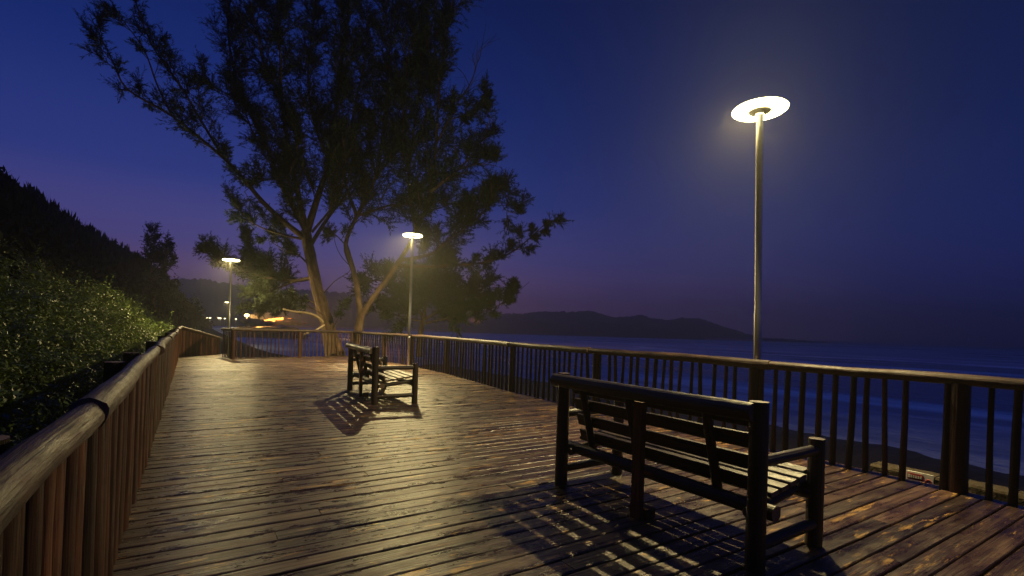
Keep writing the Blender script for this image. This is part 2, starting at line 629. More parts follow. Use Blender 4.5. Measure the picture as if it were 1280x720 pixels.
while q < 20.1:
    if min(abs(q - z) for z in posts) > .09 and not 1.74 < q < 1.89:
        r = random.uniform(.021, .030)
        pp = interp(q, RIGHT)
        m = MB() if npk < 100 else far_pk
        npk += 1
        ln = random.gauss(0, .014)
        log_line(m, local(RR, pp + random.uniform(-.01, .02), q, -.1), local(RR, pp + .01, q + ln, .955), r * 1.1, r * .95, n=9, wob=.12, bow=.03, segs=7,
                 tone=min(1, max(0, random.gauss(.35, .25))))
        if m is not far_pk:
            m.build('baluster', M_STICK, right)
    q += random.uniform(.14, .17) if q < 9 else random.uniform(.165, .20)
if npk > 100:
    struct(far_pk.build('baluster', M_STICK, right), 'stuff')


# ------------------------------------------------------------------ benches (local: x along the back, y towards the seat front)
def make_bench(L, D, label, loc, rz):
    t = thing('log_bench', label, 'bench', loc, rz, 'log benches on the deck')
    V = Vector

    def log(name, a, b, r0, r1=None, mat=M_BENCH, n=16, tone=None, parent=t, wob=.035, bow=.006):
        mb = MB(); log_line(mb, a, b, r0, r1 or r0, n=n, wob=wob, bow=bow, tone=random.uniform(.35, .65) if tone is None else tone)
        return mb.build(name, mat, parent)

    for x in (0, L):
        log('back_post', V((x, 0, 0)), V((x, 0, .945)), .054, .051)
        log('front_post', V((x, D, 0)), V((x, D, .675)), .05, .048)
        log('armrest', V((x, .045, .60)), V((x, D - .04, .605)), .034, .034)
        log('stretcher', V((x, .04, .13)), V((x, D - .04, .14)), .034, .034)
        log('seat_bearer', V((x + (.07 if x == 0 else -.07), .03, .285)), V((x + (.07 if x == 0 else -.07), D + .02, .375)), .032, .032)
    log('top_rail', V((-.06, -.05, .882)), V((L + .0, -.05, .882)), .056, .054)
    log('rear_beam', V((-.10, .10, .31)), V((L + .06, .10, .31)), .047, .045)
    log('front_beam', V((.0, D - .02, .32)), V((L, D - .02, .32)), .04, .04)
    mb = MB(); mb.box(V((L * .5, -.01, .41)), (.085, .05, .82), grain=2, bev=.006, tone=.6); mb.build('centre_post', M_BENCHRED, t)
    mb = MB(); mb.box(V((L * .5 - .02, .07, .035)), (.16, .09, .07), grain=0, bev=.006, tone=.4); mb.build('foot_block', M_BENCHRED, t)
    # leaning battens, top against the top rail, foot on the rear beam
    yb, zb, yt, zt = .15, .33, -.0, .86
    for x in (L * .13, L * .42, L * .80):
        log('batten', V((x, yt + .005, zt)), V((x, yb, zb)), .03, .032, n=12)
    lean = V((0, yb - yt, zb - zt)).normalized()
    nrm = V((0, -lean.z, lean.y))
    if nrm.y < 0:
        nrm = -nrm
    for k, s in enumerate((.05, .19, .33, .47)):
        c = V((L / 2, yt, zt)) + lean * s + nrm * .046
        mb = MB(); mb.box(c, (L - .10, .096, .026), (V((1, 0, 0)), lean, nrm), grain=0, bev=.006, segs=5, wob=.002, tone=random.uniform(.4, .7))
        mb.build('back_slat', M_BENCH, t)
    ns = 5
    y0, y1 = .17, D + .03
    for k in range(ns):
        f = (k + .5) / ns
        y = y0 + (y1 - y0) * f
        z = .33 + .09 * (y - .1) / (D - .1) + .035
        mb = MB(); mb.box(V((L / 2, y, z)), (L - .03 if k < ns - 1 else L - .10, (y1 - y0) / ns - .022, .03), (V((1, 0, 0)), V((0, .988, .15)), V((0, -.15, .988))), grain=0, bev=.006, segs=5, wob=.002,
                          tone=random.uniform(.55, .95))
        mb.build('seat_slat', M_BENCH, t)
    return t


# near bench: right back post at (2.70,1.57), left back post at (2.68,3.29); the seat faces the sea
make_bench(1.73, .66, 'dark log bench nearest the camera, seen from behind at lower right', W(2.69, 3.30, 0), TH - math.pi / 2)
make_bench(2.0, .68, 'dark log bench farther along the deck, in the pool of light before the trees', W(2.70, 10.0, 0), TH - math.pi / 2 - math.radians(4))


# ------------------------------------------------------------------ lamps
LAMP_LABEL = {}


def make_lamp(label, loc, h, rz=0.0, power=200.0, off=(0, 0), tilt=(0, 0)):
    t = thing('street_lamp', label, 'street lamp', loc, rz, 'round lamps on steel poles')
    base = -1.4
    m = MB(); m.lathe([(.046, base), (.046, 1.6), (.042, 1.62), (.042, h - .06), (.05, h - .05), (.05, h + .005)], n=20)
    m.build('pole', M_STEEL, t)
    m = MB(); m.lathe([(.0495, .9), (.0495, .96)], n=20); m.build('collar', M_STEEL, t)
    m = MB(); m.lathe([(.115, h + .012), (.295, h + .0), (.318, h + .018), (.32, h + .030), (.115, h + .030)], n=56, close=True)
    d = m.build('diffuser', M_GLOW, t)
    m = MB(); m.lathe([(.04, h + .004), (.125, h - .002), (.135, h + .012), (.113, h + .06), (.05, h + .075)], n=32); m.build('hub', M_HUB, t)
    m = MB(); m.lathe([(.118, h + .033), (.316, h + .033), (.300, h + .05), (.118, h + .052)], n=48, close=True)  # unseen ring glowing upward, added to strengthen the halo in the haze
    m.build('added_halo_ring', M_HALO if power < P0 else M_HALODIM, t)
    if power:
        ld = bpy.data.lights.new('lamp_light', 'AREA')
        ld.shape = 'DISK'; ld.size = .08; ld.energy = power; ld.color = LAMP
        lo = bpy.data.objects.new('lamp_light', ld); COL.objects.link(lo)
        lo.parent = t
        lo.location = (off[0], off[1], h - .014)
    return t


L1 = W(5.96, 3.50, 0)
P0 = 330.0
make_lamp('tall steel lamp with a bright round head, right of the picture behind the near bench', L1, 4.11, 0, P0 * .96, (-.2, 0)).rotation_euler = (0, math.radians(-1.3), 0)
L2 = at(512, 412, 16.1); L2.z = 0
make_lamp('lamp on a thin pole in front of the second tree, beyond the far bench', L2, 4.22, 0, P0 * 3.1, (-.15, -.1))
L3 = at(286.5, 402, 20.6); L3.z = 0
make_lamp('lamp on a thin pole behind the back railing, left of the leaning tree trunk', L3, 3.78, 0, P0 * 2.3, (-.1, -.1))
L4 = at(283.5, 402, 72); L4.z = 0
make_lamp('small distant lamp seen just left of the pole behind the back railing', L4, 3.9, 0, P0 * 1.01, (-.1, -.1))
# little lamps along the far path: no parts of their own can be seen
far0 = None
FARL = [(236.5, 391.5, 108, 'leftmost tiny lamp of the far path, beside the dark bushes'),
        (234, 391.2, 130, 'faint tiny lamp close behind the leftmost one of the far path'),
        (246.5, 396, 150, 'second tiny lamp from the left along the far path'),
        (258, 397.3, 170, 'third tiny lamp from the left along the far path'),
        (262.5, 397.4, 190, 'tiny lamp just right of the third one along the far path'),
        (273.5, 397.4, 200, 'brighter tiny lamp halfway between bushes and lamp pole on the far path'),
        (275.6, 397.6, 215, 'tiny lamp touching the brighter one halfway along the far path'),
        (281, 398, 225, 'tiny lamp beside the left edge of the distant lamp pole'),
        (295, 398.6, 230, 'tiny lamp alone to the right of the two lamp poles'),
        (313, 399.8, 235, 'rightmost tiny white lamp, beside the orange lit rocks')]
for (x, y, d, lab) in FARL:
    h = at(x, y, d)
    if far0 is None:
        far0 = thing('street_lamp', lab, 'street lamp', (h.x, h.y, h.z), 0, 'tiny lamps along the far path')
        m = MB(); m.lathe([(.05, -4.2), (.05, -.05)], n=6); m.build('pole', M_STEEL, far0)
        m = MB(); m.lathe([(.05, -.03), (.36, -.05), (.40, 0), (.36, .05), (.05, .06)], n=16); m.build('diffuser', M_GLOWFAR, far0)
    else:
        dup(far0, h, 0, lab)
# yellow flood lamp that lights the rocks
h = at(308.5, 394.0, 128)
fl = thing('flood_lamp', 'large yellow flood lamp above the orange lit rocks at the shore', 'flood lamp', (h.x, h.y, h.z))
m = MB(); m.lathe([(.08, -4.5), (.07, -.3)], n=8); m.build('pole', M_STEEL, fl)
m = MB(); m.lathe([(.1, -.34), (.5, -.25), (.56, 0), (.4, .28), (.1, .34)], n=18); m.build('glass', M_GLOWYEL, fl)
ld = bpy.data.lights.new('flood_light', 'SPOT'); ld.energy = 140000; ld.color = (1, .50, .14); ld.shadow_soft_size = .4; ld.spot_size = math.radians(95); ld.spot_blend = .6
lo = bpy.data.objects.new('flood_light', ld); COL.objects.link(lo); lo.parent = fl; lo.location = (.75, -.3, -.1)
lo.rotation_euler = Vector((1, .25, -.28)).to_track_quat('-Z', 'Y').to_euler()


# ------------------------------------------------------------------ ground, sea, hills
SEA = -2.5


def land(p, q):
    foot = -.58 - .12 * mnoise.noise((p * 0, q * .4, 3.3)) + float(sstep(30, 160, q)) * 5.0
    crest = 8.6 + max(0.0, q - 39) * .03
    if p < foot:
        d = foot - p
        z = -.75 + .72 * d + .62 * max(0.0, d - 3.6) ** 1.0
        z = crest - math.log(1 + math.exp(min(30, (crest - z) * 1.4))) / 1.4
        z += .35 * fbm(p, q, 4.5, seed=2.1) * min(1, d / 2)
    else:
        z = -.75 - .5 * float(sstep(0, 1.5, p - foot))
        pc = 7.6 - 2.6 * float(sstep(26, 60, q))
        z -= max(0, p - pc) * .45
        z += .12 * fbm(p, q, 1.6, seed=5.0)
    return z


ps = np.concatenate([np.linspace(-70, -14, 15), np.linspace(-12.5, 3, 60), np.linspace(3.5, 20, 26), np.array([26, 40])])
qs = np.concatenate([np.linspace(-25, -2, 12), np.linspace(-1, 30, 63), np.linspace(31.5, 80, 40), np.linspace(84, 330, 50)])
X = np.zeros((len(qs), len(ps))); Y = X.copy(); Z = X.copy()
for j, qq in enumerate(qs):
    for i, pp in enumerate(ps):
        w = W(pp, qq); X[j, i], Y[j, i] = w.x, w.y; Z[j, i] = land(pp, qq)
struct(grid_mesh('ground', X, Y, Z, M_SOIL))

# sea, long exposure: soft swell and broad pale veils of foam
ms, nt, b = new_mat('sea_water')
geo = nd(nt, 'ShaderNodeNewGeometry')
rot = nd(nt, 'ShaderNodeMapping'); rot.inputs['Rotation'].default_value = (0, 0, -TH - .15)
nt.links.new(geo.outputs['Position'], rot.inputs[0])
pos = rot.outputs[0]
w1 = noise_(nt, mapped(nt, pos, (.045, .012, 1)), 1.0, 5, .6)
w2 = noise_(nt, mapped(nt, pos, (.5, .16, 1)), 1.0, 5, .6)
w3 = noise_(nt, mapped(nt, pos, (2.2, 1.1, 1)), 1.0, 4, .6)
foam = ramp(nt, w1, [(.41, 0.12), (.55, 1.0)])
lace = ramp(nt, w2, [(.30, 0.35), (.58, 1.0)])
sx = nd(nt, 'ShaderNodeSeparateXYZ'); nt.links.new(pos, sx.inputs[0])
w4 = noise_(nt, mapped(nt, pos, (.02, .008, 1)), 1.0, 3, .5)
ph = math_(nt, 'ADD', math_(nt, 'MULTIPLY', sx.outputs['X'], .17), math_(nt, 'MULTIPLY', w4, 16.0))
brk_ = ramp(nt, math_(nt, 'SINE', ph), [(.35, 0.0), (.9, 1.0)])
patch = ramp(nt, noise_(nt, mapped(nt, pos, (.03, .02, 3)), 1.0, 3, .6), [(.38, 0.0), (.50, 1.0)])
line = math_(nt, 'MULTIPLY', math_(nt, 'MULTIPLY', brk_, patch), lace)
fm = math_(nt, 'MAXIMUM', math_(nt, 'MULTIPLY', math_(nt, 'MULTIPLY', foam, lace), .65), line)
nt.links.new(mix(nt, fm, (.016, .06, .19), (.84, .88, .92)), b.inputs['Base Color'])
nt.links.new(ramp(nt, fm, [(0, .16), (.6, .8)]), b.inputs['Roughness'])
hh = math_(nt, 'ADD', math_(nt, 'MULTIPLY', w2, 1.0), math_(nt, 'MULTIPLY', w3, .3))
bump_(nt, b, hh, .8, .5)
xs = np.linspace(-1400, 1400, 3)
Xg, Yg = np.meshgrid(xs, np.linspace(-1390, 1390, 3))
struct(grid_mesh('sea', Xg, Yg, np.full_like(Xg, SEA), ms))

# far wooded hills round the bay
RIDGE = [(120, 345), (180, 346), (220, 351), (250, 353), (285, 357), (320, 360), (360, 362), (410, 365), (440, 368), (500, 377), (540, 385), (562, 389), (590, 391), (607, 391), (640, 393), (661, 391),
         (692, 390), (708, 391.5), (720, 389.5), (734, 388.5), (750, 392), (768, 398), (780, 396), (800, 394), (815, 398), (835, 400.5), (852, 398), (875, 400), (890, 404), (905, 408.5), (920, 413), (935, 418), (948, 422), (985, 424), (1030, 428), (1075, 432)]
DIST = [(120, 260), (300, 330), (440, 400), (600, 430), (800, 470), (1075, 560)]
cols = np.arange(120, 1076, 1.6)
rad = [0, .02, .05, .12, .22, .35, .5, .68, .85, 1.0, 1.2, 1.6]
Xh = np.zeros((len(rad), len(cols))); Yh = Xh.copy(); Zh = Xh.copy()
for i, cx in enumerate(cols):
    d0 = interp(cx, DIST)
    d1 = d0 + 170
    hy = interp(cx, RIDGE) + (1.1 * mnoise.noise((cx * .045, 3, 1)) + .7 * mnoise.noise((cx * .13, 8, 1))) * (1 if 560 < cx < 930 else .6)
    top = at(cx, hy, d1).z
    for j, r in enumerate(rad):
        d = d0 + (d1 - d0) * r
        w = at(cx, 410, d)
        prof = math.sin(min(1, r) * math.pi / 2) ** 1.2 if r <= 1 else max(.2, 1 - (r - 1) * .8)
        z = SEA - .6 + (top - SEA + .6) * prof * (1 + (.10 * fbm(w.x, w.y, 60, seed=4) if r < .9 else 0))
        if r > .04:
            z += (1.6 + 1.6 * min(1, r)) * mnoise.noise((w.x * .35, w.y * .35, 2)) * (1 if cx < 720 else .5) + 1.1 * abs(mnoise.noise((w.x * .09, w.y * .09, 7)))
        Xh[j, i], Yh[j, i], Zh[j, i] = w.x, w.y, z
struct(grid_mesh('hills', Xh, Yh, Zh, M_HILL))
# lower spurs in front of them
SPUR = [(548, 405), (575, 401), (600, 402.5), (630, 404), (655, 401), (690, 403), (720, 405), (750, 402.5), (785, 405), (815, 409), (850, 411), (880, 415.5)]
cols = np.arange(548, 881, 1.6)
Xs = np.zeros((7, len(cols))); Ys = Xs.copy(); Zs = Xs.copy()
for i, cx in enumerate(cols):
    d0 = interp(cx, DIST) - 14
    top = at(cx, interp(cx, SPUR) + .7 * mnoise.noise((cx * .2, 1, 5)), d0 + 40).z
    for j, r in enumerate((0, .1, .3, .55, .8, 1.0, 1.5)):
        w = at(cx, 410, d0 + 40 * r)
        z = SEA - .5 + (top - SEA + .5) * (math.sin(min(1, r) * math.pi / 2) if r <= 1 else .55)
        z += .8 * mnoise.noise((w.x * .3, w.y * .3, 6)) * min(1, r * 2)
        Xs[j, i], Ys[j, i], Zs[j, i] = w.x, w.y, z
struct(grid_mesh('hills', Xs, Ys, Zs, M_HILL))
# far beach under the hills
cols = np.arange(300, 960, 8.0)
rows = [(-16, -.35), (-9, .25), (0, .9), (8, 1.6), (20, 2.2)]
Xb = np.zeros((len(rows), len(cols))); Yb = Xb.copy(); Zb = Xb.copy()
for i, cx in enumerate(cols):
    d0 = interp(cx, DIST)
    for j, (dd, dz) in enumerate(rows):
        w = at(cx, 410, d0 + dd + 3 * mnoise.noise((cx * .05, 0, 0)))
        Xb[j, i], Yb[j, i], Zb[j, i] = w.x, w.y, SEA + dz
struct(grid_mesh('beach', Xb, Yb, Zb, M_SAND))

# dark ledge of rock in the shallows
qs2 = np.linspace(-3, 34, 120); us = np.linspace(-1, 1, 16)
Xr = np.zeros((len(us), len(qs2))); Yr = Xr.copy(); Zr = Xr.copy()
for i, qq in enumerate(qs2):
    c = 15.3 + .8 * mnoise.noise((qq * .12, 4, 0)) - .04 * max(0, 8 - qq) * 4
    for j, u in enumerate(us):
        wdt = 3.0 + .7 * mnoise.noise((qq * .3, 9, 0))
        p = c + u * wdt
        z = SEA - .5 + 1.55 * (1 - abs(u) ** 2.4) * (1 + .10 * fbm(p, qq, 2.5, seed=8)) + .10 * fbm(p, qq, .5, seed=3) * (1 - abs(u))
        w = W(p, qq); Xr[j, i], Yr[j, i], Zr[j, i] = w.x, w.y, z
struct(grid_mesh('rock_ledge', Xr, Yr, Zr, M_ROCK))

# low blocky wall below the sea side railing, with the warning sign on it
WR = (6.36, 2.6)
wall = deck_thing('seawall', 'low tan block wall just outside the sea side railing at far right', 'wall', *WR)
for k in range(8):
    m = MB(); m.box(local(WR, 6.36 + random.uniform(-.012, .012), 2.10 - k * .56, -.67), (.26, .552, 1.28), None, grain=1, bev=.02, tone=.5, segs=2, wob=.006)
    m.build('block', M_WALL, wall)
SG = (6.205, 1.93)
sign = thing('warning_sign', 'small white sign with a red panel and red round symbol low on the block wall', 'sign', W(SG[0], SG[1], -.09), TH)
m = MB(); m.box((0, 0, 0), (.008, .225, .165), grain=1, bev=.003); m.build('plate', M_WHITE, sign)
m = MB(); m.box((-.0055, .034, .032), (.004, .13, .06), grain=1); red = m.build('red_panel', M_RED, sign)
for k in range(6):
    m = MB(); m.box((-.0085, .085 - k * .0195, .032), (.003, .012 if k else .018, .026 if k else .034), grain=1); m.build('lettering', M_WHITE, red)
for k in range(7):
    m = MB(); m.box((-.0055, .088 - k * .018, -.035), (.004, .012, .028), grain=1); m.build('lettering', M_BLACK, sign)
m = MB()
ring = [Vector((-.0065, -.075 + .026 * math.cos(a), -.005 + .034 * math.sin(a))) for a in np.linspace(0, 2 * math.pi, 25)]
m.tube(ring, .0045, n=6, caps=False)
m.tube([Vector((-.0065, -.075 + .018, .018)), Vector((-.0065, -.075 - .018, -.028))], .004, n=6)
m.build('round_symbol', M_RED, sign)


# boulders lit orange by the flood lamp
def boulder(name, c, sx, sy, sz, seed, mat):
    m = MB(); n, k = 18, 10
    prof = []
    rings = []
    for i in range(k + 1):
        th = math.pi * i / k - math.pi / 2
        ring = []
        for j in range(n):
            ph = 2 * math.pi * j / n
            d = Vector((math.cos(th) * math.cos(ph), math.cos(th) * math.sin(ph), math.sin(th)))
            r = 1 + .35 * mnoise.noise(d * 1.4 + Vector((seed, 0, 0))) + .18 * mnoise.noise(d * 3.5 + Vector((0, seed, 0)))
            ring.append(m.add((d.x * sx * r, d.y * sy * r, d.z * sz * r), (0, 0, 0), .5))
        rings.append(ring)
    for a, b in zip(rings, rings[1:]):
        for j in range(n):
            m.face((a[j], a[(j + 1) % n], b[(j + 1) % n], b[j]), False)
    o = m.build(name, mat)
    o.location = c
    return o


for k, (x, y, d, s, lab) in enumerate([(318, 403, 122, (3.2, 2, .9), 'pale boulder right under the yellow flood lamp'),
                                       (330, 403.6, 126, (2.6, 2, .7), 'low orange rock right of the flood lamp'),
                                       (341, 403.0, 130, (2.4, 1.8, .75), 'orange rock left of the two highest shore rocks'),
                                       (352, 402.2, 132, (3.0, 2, 1.0), 'highest orange rock of the shore, left one'),
                                       (361, 402.6, 134, (2.2, 2, 1.0), 'rounded orange rock at the right of the highest one'),
                                       (371, 404.0, 136, (2.8, 2, .6), 'low orange rock at the right end of the lit shore')]):
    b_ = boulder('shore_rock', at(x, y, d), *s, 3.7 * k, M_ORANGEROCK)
    tag(b_, lab, 'rock', 'rocks lit orange at the shore')

# low bank of land the rocks lie on
cols = np.arange(296, 392, 3.0)
rows = [(-12, -3.2), (-6, -1.2), (0, -.2), (8, .1), (30, -.4), (50, -3)]
Xk = np.zeros((len(rows), len(cols))); Yk = Xk.copy(); Zk = Xk.copy()
for i, cx in enumerate(cols):
    e = 1 - float(sstep(370, 392, cx))
    for j, (dd, z) in enumerate(rows):
        w = at(cx, 404, 126 + dd)
        Xk[j, i], Yk[j, i] = w.x, w.y
        Zk[j, i] = (z + .3 * fbm(w.x, w.y, 5, seed=1)) * e + (1 - e) * -3.2
struct(grid_mesh('shore_bank', Xk, Yk, Zk, M_SOIL))

# pale house with lit windows on the far hillside
hc = at(594, 400.5, 420)
hs = thing('house', 'far hillside house with a row of glowing pinkish windows, right of the low drooping tree', 'house', (hc.x, hc.y, hc.z), -.2)
m = MB(); m.box((0, 0, 0), (11, 6, 3.4), grain=0); m.build('wall', M_PLASTER, hs)
m = MB(); m.box((0, 0, 2.0), (12, 7.4, .7), grain=0); m.build('roof', M_ROOF, hs)
for k in range(4):
    m = MB(); m.box((-3.9 + k * 2.6, -3.05, .2), (1.7, .08, 1.5), grain=0); m.build('window', M_WINDOW, hs)
ld = bpy.data.lights.new('porch_light', 'POINT'); ld.energy = 500; ld.color = (1, .36, .2); ld.shadow_soft_size = .4
lo = bpy.data.objects.new('porch_light', ld); COL.objects.link(lo); lo.parent = hs; lo.location = (2, -6, .6)


# ------------------------------------------------------------------ vegetation
def smooth_path(pts, per=4):
    """Catmull-Rom through the points."""
    out = []
    P = [pts[0] + (pts[0] - pts[1])] + list(pts) + [pts[-1] + (pts[-1] - pts[-2])]
    for i in range(1, len(P) - 2):
        for s in range(per):
            t = s / per
            a, b, c, d = P[i - 1], P[i], P[i + 1], P[i + 2]
            out.append(.5 * ((2 * b) + (c - a) * t + (2 * a - 5 * b + 4 * c - d) * t * t + (3 * b - a - 3 * c + d) * t ** 3))
    out.append(pts[-1])
    return out


def rvec():
    while True:
        v = Vector((random.uniform(-1, 1), random.uniform(-1, 1), random.uniform(-1, 1)))
        if .05 < v.length < 1:
            return v.normalized()


class Needles:
    def __init__(self):
        self.c, self.d, self.l, self.t = [], [], [], []

    def twig(self, a, b, n, ln, ang):
        """Horsetail twig: fine needles all along a..b, leaning towards its tip."""
        d = (b - a).normalized()
        t0 = random.random()
        for _ in range(n):
            v = (d + rvec() * ang * random.uniform(.5, 1.2) + Vector((0, 0, -.12))).normalized()
            self.c.append(a.lerp(b, random.random() ** .8)); self.d.append(v)
            self.l.append(ln * random.uniform(.5, 1.3)); self.t.append(min(1, max(0, t0 + random.uniform(-.3, .3))))

    def build(self, name, mat, parent, origin, width):
        c = np.array([tuple(v) for v in self.c]); d = np.array([tuple(v) for v in self.d]); l = np.array(self.l)
        r = RNG.normal(size=c.shape)
        s = np.cross(d, r); s /= np.linalg.norm(s, axis=1, keepdims=True) + 1e-9
        w = width * RNG.uniform(.6, 1.4, len(l))[:, None]
        mid = c + d * l[:, None] * .45
        tip = c + d * l[:, None]
        V = np.stack([c, mid + s * w, tip, mid - s * w], 1).reshape(-1, 3)
        print('NEEDLES', len(l))
        return tri_mesh(name, V, self.t, mat, parent, origin, per=4)


def limb(spec, rad, dep):
    """spec: survey points; dep: (depth at start, depth at end)."""
    n = len(spec)
    pts = [at(x, y, dep[0] + (dep[1] - dep[0]) * i / (n - 1)) for i, (x, y) in enumerate(spec)]
    pts = smooth_path(pts, 4)
    m = len(pts)
    rr = [rad[0] + (rad[1] - rad[0]) * (i / (m - 1)) ** .8 for i in range(m)]
    return pts, rr


def sprout(wood_mb, nd_, pts, t0, t1, every, length, tufts, tuft_len=.145, up=.3, droop=.15, spread=.78, ndl=26, bare=.0):
    """Side branches with twigs and needle tufts along a limb between t0 and t1."""
    segL = [0]
    for a, b in zip(pts, pts[1:]):
        segL.append(segL[-1] + (b - a).length)
    T = segL[-1]
    s = t0 * T
    while s < t1 * T:
        i = max(1, next((k for k, v in enumerate(segL) if v >= s), len(segL) - 1))
        f = (s - segL[i - 1]) / max(1e-6, segL[i] - segL[i - 1])
        p = pts[i - 1].lerp(pts[i], f)
        tan = (pts[i] - pts[i - 1]).normalized()
        per = rvec(); per = (per - tan * per.dot(tan)).normalized()
        d = (tan * random.uniform(.4, .9) + per * random.uniform(.6, 1.0) + Vector((0, 0, up))).normalized()
        L = length * random.uniform(.55, 1.2) * (1.0 - .35 * s / T)
        q, path = p.copy(), [p.copy()]
        k = 5
        for j in range(k):
            d = (d + rvec() * .18 + Vector((0, 0, .10 - droop * j / k))).normalized()
            q = q + d * (L / k); path.append(q.copy())
        wood_mb.tube(path, [.022 * L / 1.6 * (1 - .8 * j / k) + .005 for j in range(k + 1)], n=5, caps=False, tone=.35)
        if random.random() > bare:
            for j in range(2, k + 1):
                for _ in range(tufts * 3):
                    base = path[j - 1].lerp(path[j], random.random())
                    td = (d * .7 + rvec() * .9 + Vector((0, 0, .2))).normalized()
                    tl = random.uniform(.3, .95) * min(1.2, L / 1.4)
                    tip = base + td * tl
                    if random.random() < .35:
                        wood_mb.tube([base, base.lerp(tip, .5) + rvec() * .03, tip], [.008, .006, .003], n=3, caps=False, tone=.3)
                    nd_.twig(base, tip, ndl, tuft_len, spread)
        else:
            for j in range(2, k + 1):
                td = (d + rvec() * .7).normalized()
                wood_mb.tube([path[j], path[j] + td * random.uniform(.3, .7)], [.008, .003], n=3, caps=False, tone=.3)
        s += every * .62 * random.uniform(.5, 1.5)


def casuarina(label, base, trunks, limbs, needle_mat=M_NEEDLE, extra=None, width=.0085, group=None):
    o = at(*base)
    t = thing('casuarina_tree', label, 'tree', o, 0, group)
    tr, br, fo = MB(), MB(), Needles()
    for (spec, rad, dep) in trunks:
        p, r = limb(spec, rad, dep)
        tr.tube(p, r, n=14, wob=.24, tone=.6, caps=True)
    for (spec, rad, dep, kw) in limbs:
        p, r = limb(spec, rad, dep)
        br.tube(p, r, n=8, wob=.10, tone=.45, caps=False)
        if kw:
            sprout(br, fo, p, **kw)
    tr.build('trunk', M_BARK, t, o)
    br.build('branches', M_BARK, t, o)
    fo.build('crown', needle_mat, t, o, width)
    if extra:
        for (spec, rad, dep) in extra:
            p, r = limb(spec, rad, dep)
            m = MB(); m.tube(p, r, n=9, wob=.15, tone=.6); m.build('broken_branch', M_DEAD, t, o)
    return t


def K(t0=.25, t1=1.0, every=.42, length=1.5, tufts=3, **k):
    return dict(t0=t0, t1=t1, every=every, length=length, tufts=tufts, **k)


D1 = 21.3
casuarina('tall leaning casuarina with the thickest trunk, left of the pale forked one', (418, 480, D1),
          [([(420, 490), (416, 450), (410, 410), (397, 364), (387, 318), (382, 288)], (.32, .21), (D1, D1)),
           ([(436, 488), (429, 452), (421, 425), (409, 392)], (.19, .10), (D1 - .2, D1))],
          [([(384, 300), (356, 278), (328, 252), (303, 222), (280, 198), (215, 145), (160, 112), (140, 75), (112, 18)], (.13, .012), (D1, 18.5), K(.30, 1.0, .50, 1.25, 2)),
           ([(280, 198), (252, 152), (226, 108), (192, 60), (172, 10), (165, -25)], (.06, .015), (20, 19), K(.15, 1.0, .48, 1.25, 2)),
           ([(215, 145), (196, 105), (180, 62), (150, 20), (128, -20)], (.04, .01), (19.4, 18.4), K(.3, 1.0, .7, 1.0, 2, bare=.3)),
           ([(383, 290), (352, 232), (335, 187), (310, 135), (292, 85), (285, 30), (292, -30)], (.13, .03), (D1, 22.5), K(.2, 1.0, .38, 1.5, 3)),
           ([(383, 288), (372, 240), (360, 180), (352, 120), (350, 60), (345, -25)], (.14, .03), (D1, 20.2), K(.14, 1.0, .34, 1.5, 3)),
           ([(384, 288), (399, 241), (411, 202), (420, 140), (428, 70), (440, -15)], (.17, .04), (D1, 21.5), K(.12, 1.0, .30, 1.5, 3)),
           ([(386, 310), (410, 272), (440, 232), (462, 180), (470, 130)], (.10, .02), (D1, 23.5), K(.2, 1.0, .4, 1.5, 3)),
           ([(387, 302), (371, 265), (361, 228), (370, 190), (366, 160)], (.06, .015), (D1, 20), K(.15, 1.0, .32, 1.3, 3)),
           ([(390, 290), (418, 254), (432, 212), (428, 170)], (.06, .015), (D1, 20), K(.2, 1.0, .32, 1.3, 3)),
           ([(372, 240), (345, 225), (322, 228), (305, 240)], (.04, .012), (21, 20), K(.2, 1.0, .34, 1.1, 3)),
           ([(335, 187), (318, 170), (300, 130), (262, 105), (250, 98)], (.05, .012), (22, 21), K(.2, 1.0, .42, 1.3, 3)),
           ([(352, 120), (330, 80), (322, 40), (310, -10)], (.06, .02), (20.7, 20), K(.1, 1.0, .36, 1.5, 3)),
           ([(411, 202), (392, 150), (385, 90), (392, 30), (398, -20)], (.08, .02), (21.4, 22.5), K(.1, 1.0, .34, 1.6, 3)),
           ([(392, 347), (365, 351), (332, 346), (300, 337), (270, 327), (252, 303)], (.10, .012), (D1, 25.5), K(.2, .95, .34, 1.1, 3, up=.55, droop=.0)),
           ([(345, 349), (325, 330), (308, 305), (300, 285)], (.04, .012), (25, 26), K(.1, 1.0, .34, 1.0, 3)),
           ([(384, 300), (352, 293), (318, 280), (292, 258)], (.06, .012), (D1, 20.5), K(.25, 1.0, .36, 1.2, 3)),
           ([(390, 335), (372, 318), (355, 312), (335, 300)], (.05, .012), (D1, 22), K(.3, 1.0, .36, 1.0, 3)),
           ([(406, 395), (390, 385), (378, 376), (362, 372)], (.03, .01), (D1 - .2, D1 - .8), K(.4, 1.0, .45, .6, 2)),
           ([(414, 415), (424, 395), (430, 378)], (.02, .008), (D1 - .2, D1 - .5), K(.5, 1.0, .4, .6, 2)),
           ([(400, 380), (372, 374), (350, 381), (331, 388)], (.04, .012), (D1, 22), K(.35, 1.0, .26, .75, 4)),
           ([(368, 352), (346, 361), (326, 371), (314, 384)], (.045, .012), (22, 24.5), K(.15, 1.0, .28, 1.0, 4)),
           ([(346, 361), (330, 352), (318, 350)], (.03, .01), (23, 24.5), K(.15, 1.0, .28, 1.0, 3)),
           ([(400, 372), (418, 352), (436, 340), (440, 328)], (.025, .008), (D1, D1), None)],
          extra=[([(412, 413), (399, 398), (386, 391.5), (370, 390), (354, 386.5)], (.075, .035), (D1, D1 - 1.2)),
                 ([(412, 402), (396, 412), (380, 418)], (.045, .025), (D1, D1 - 1.2))])

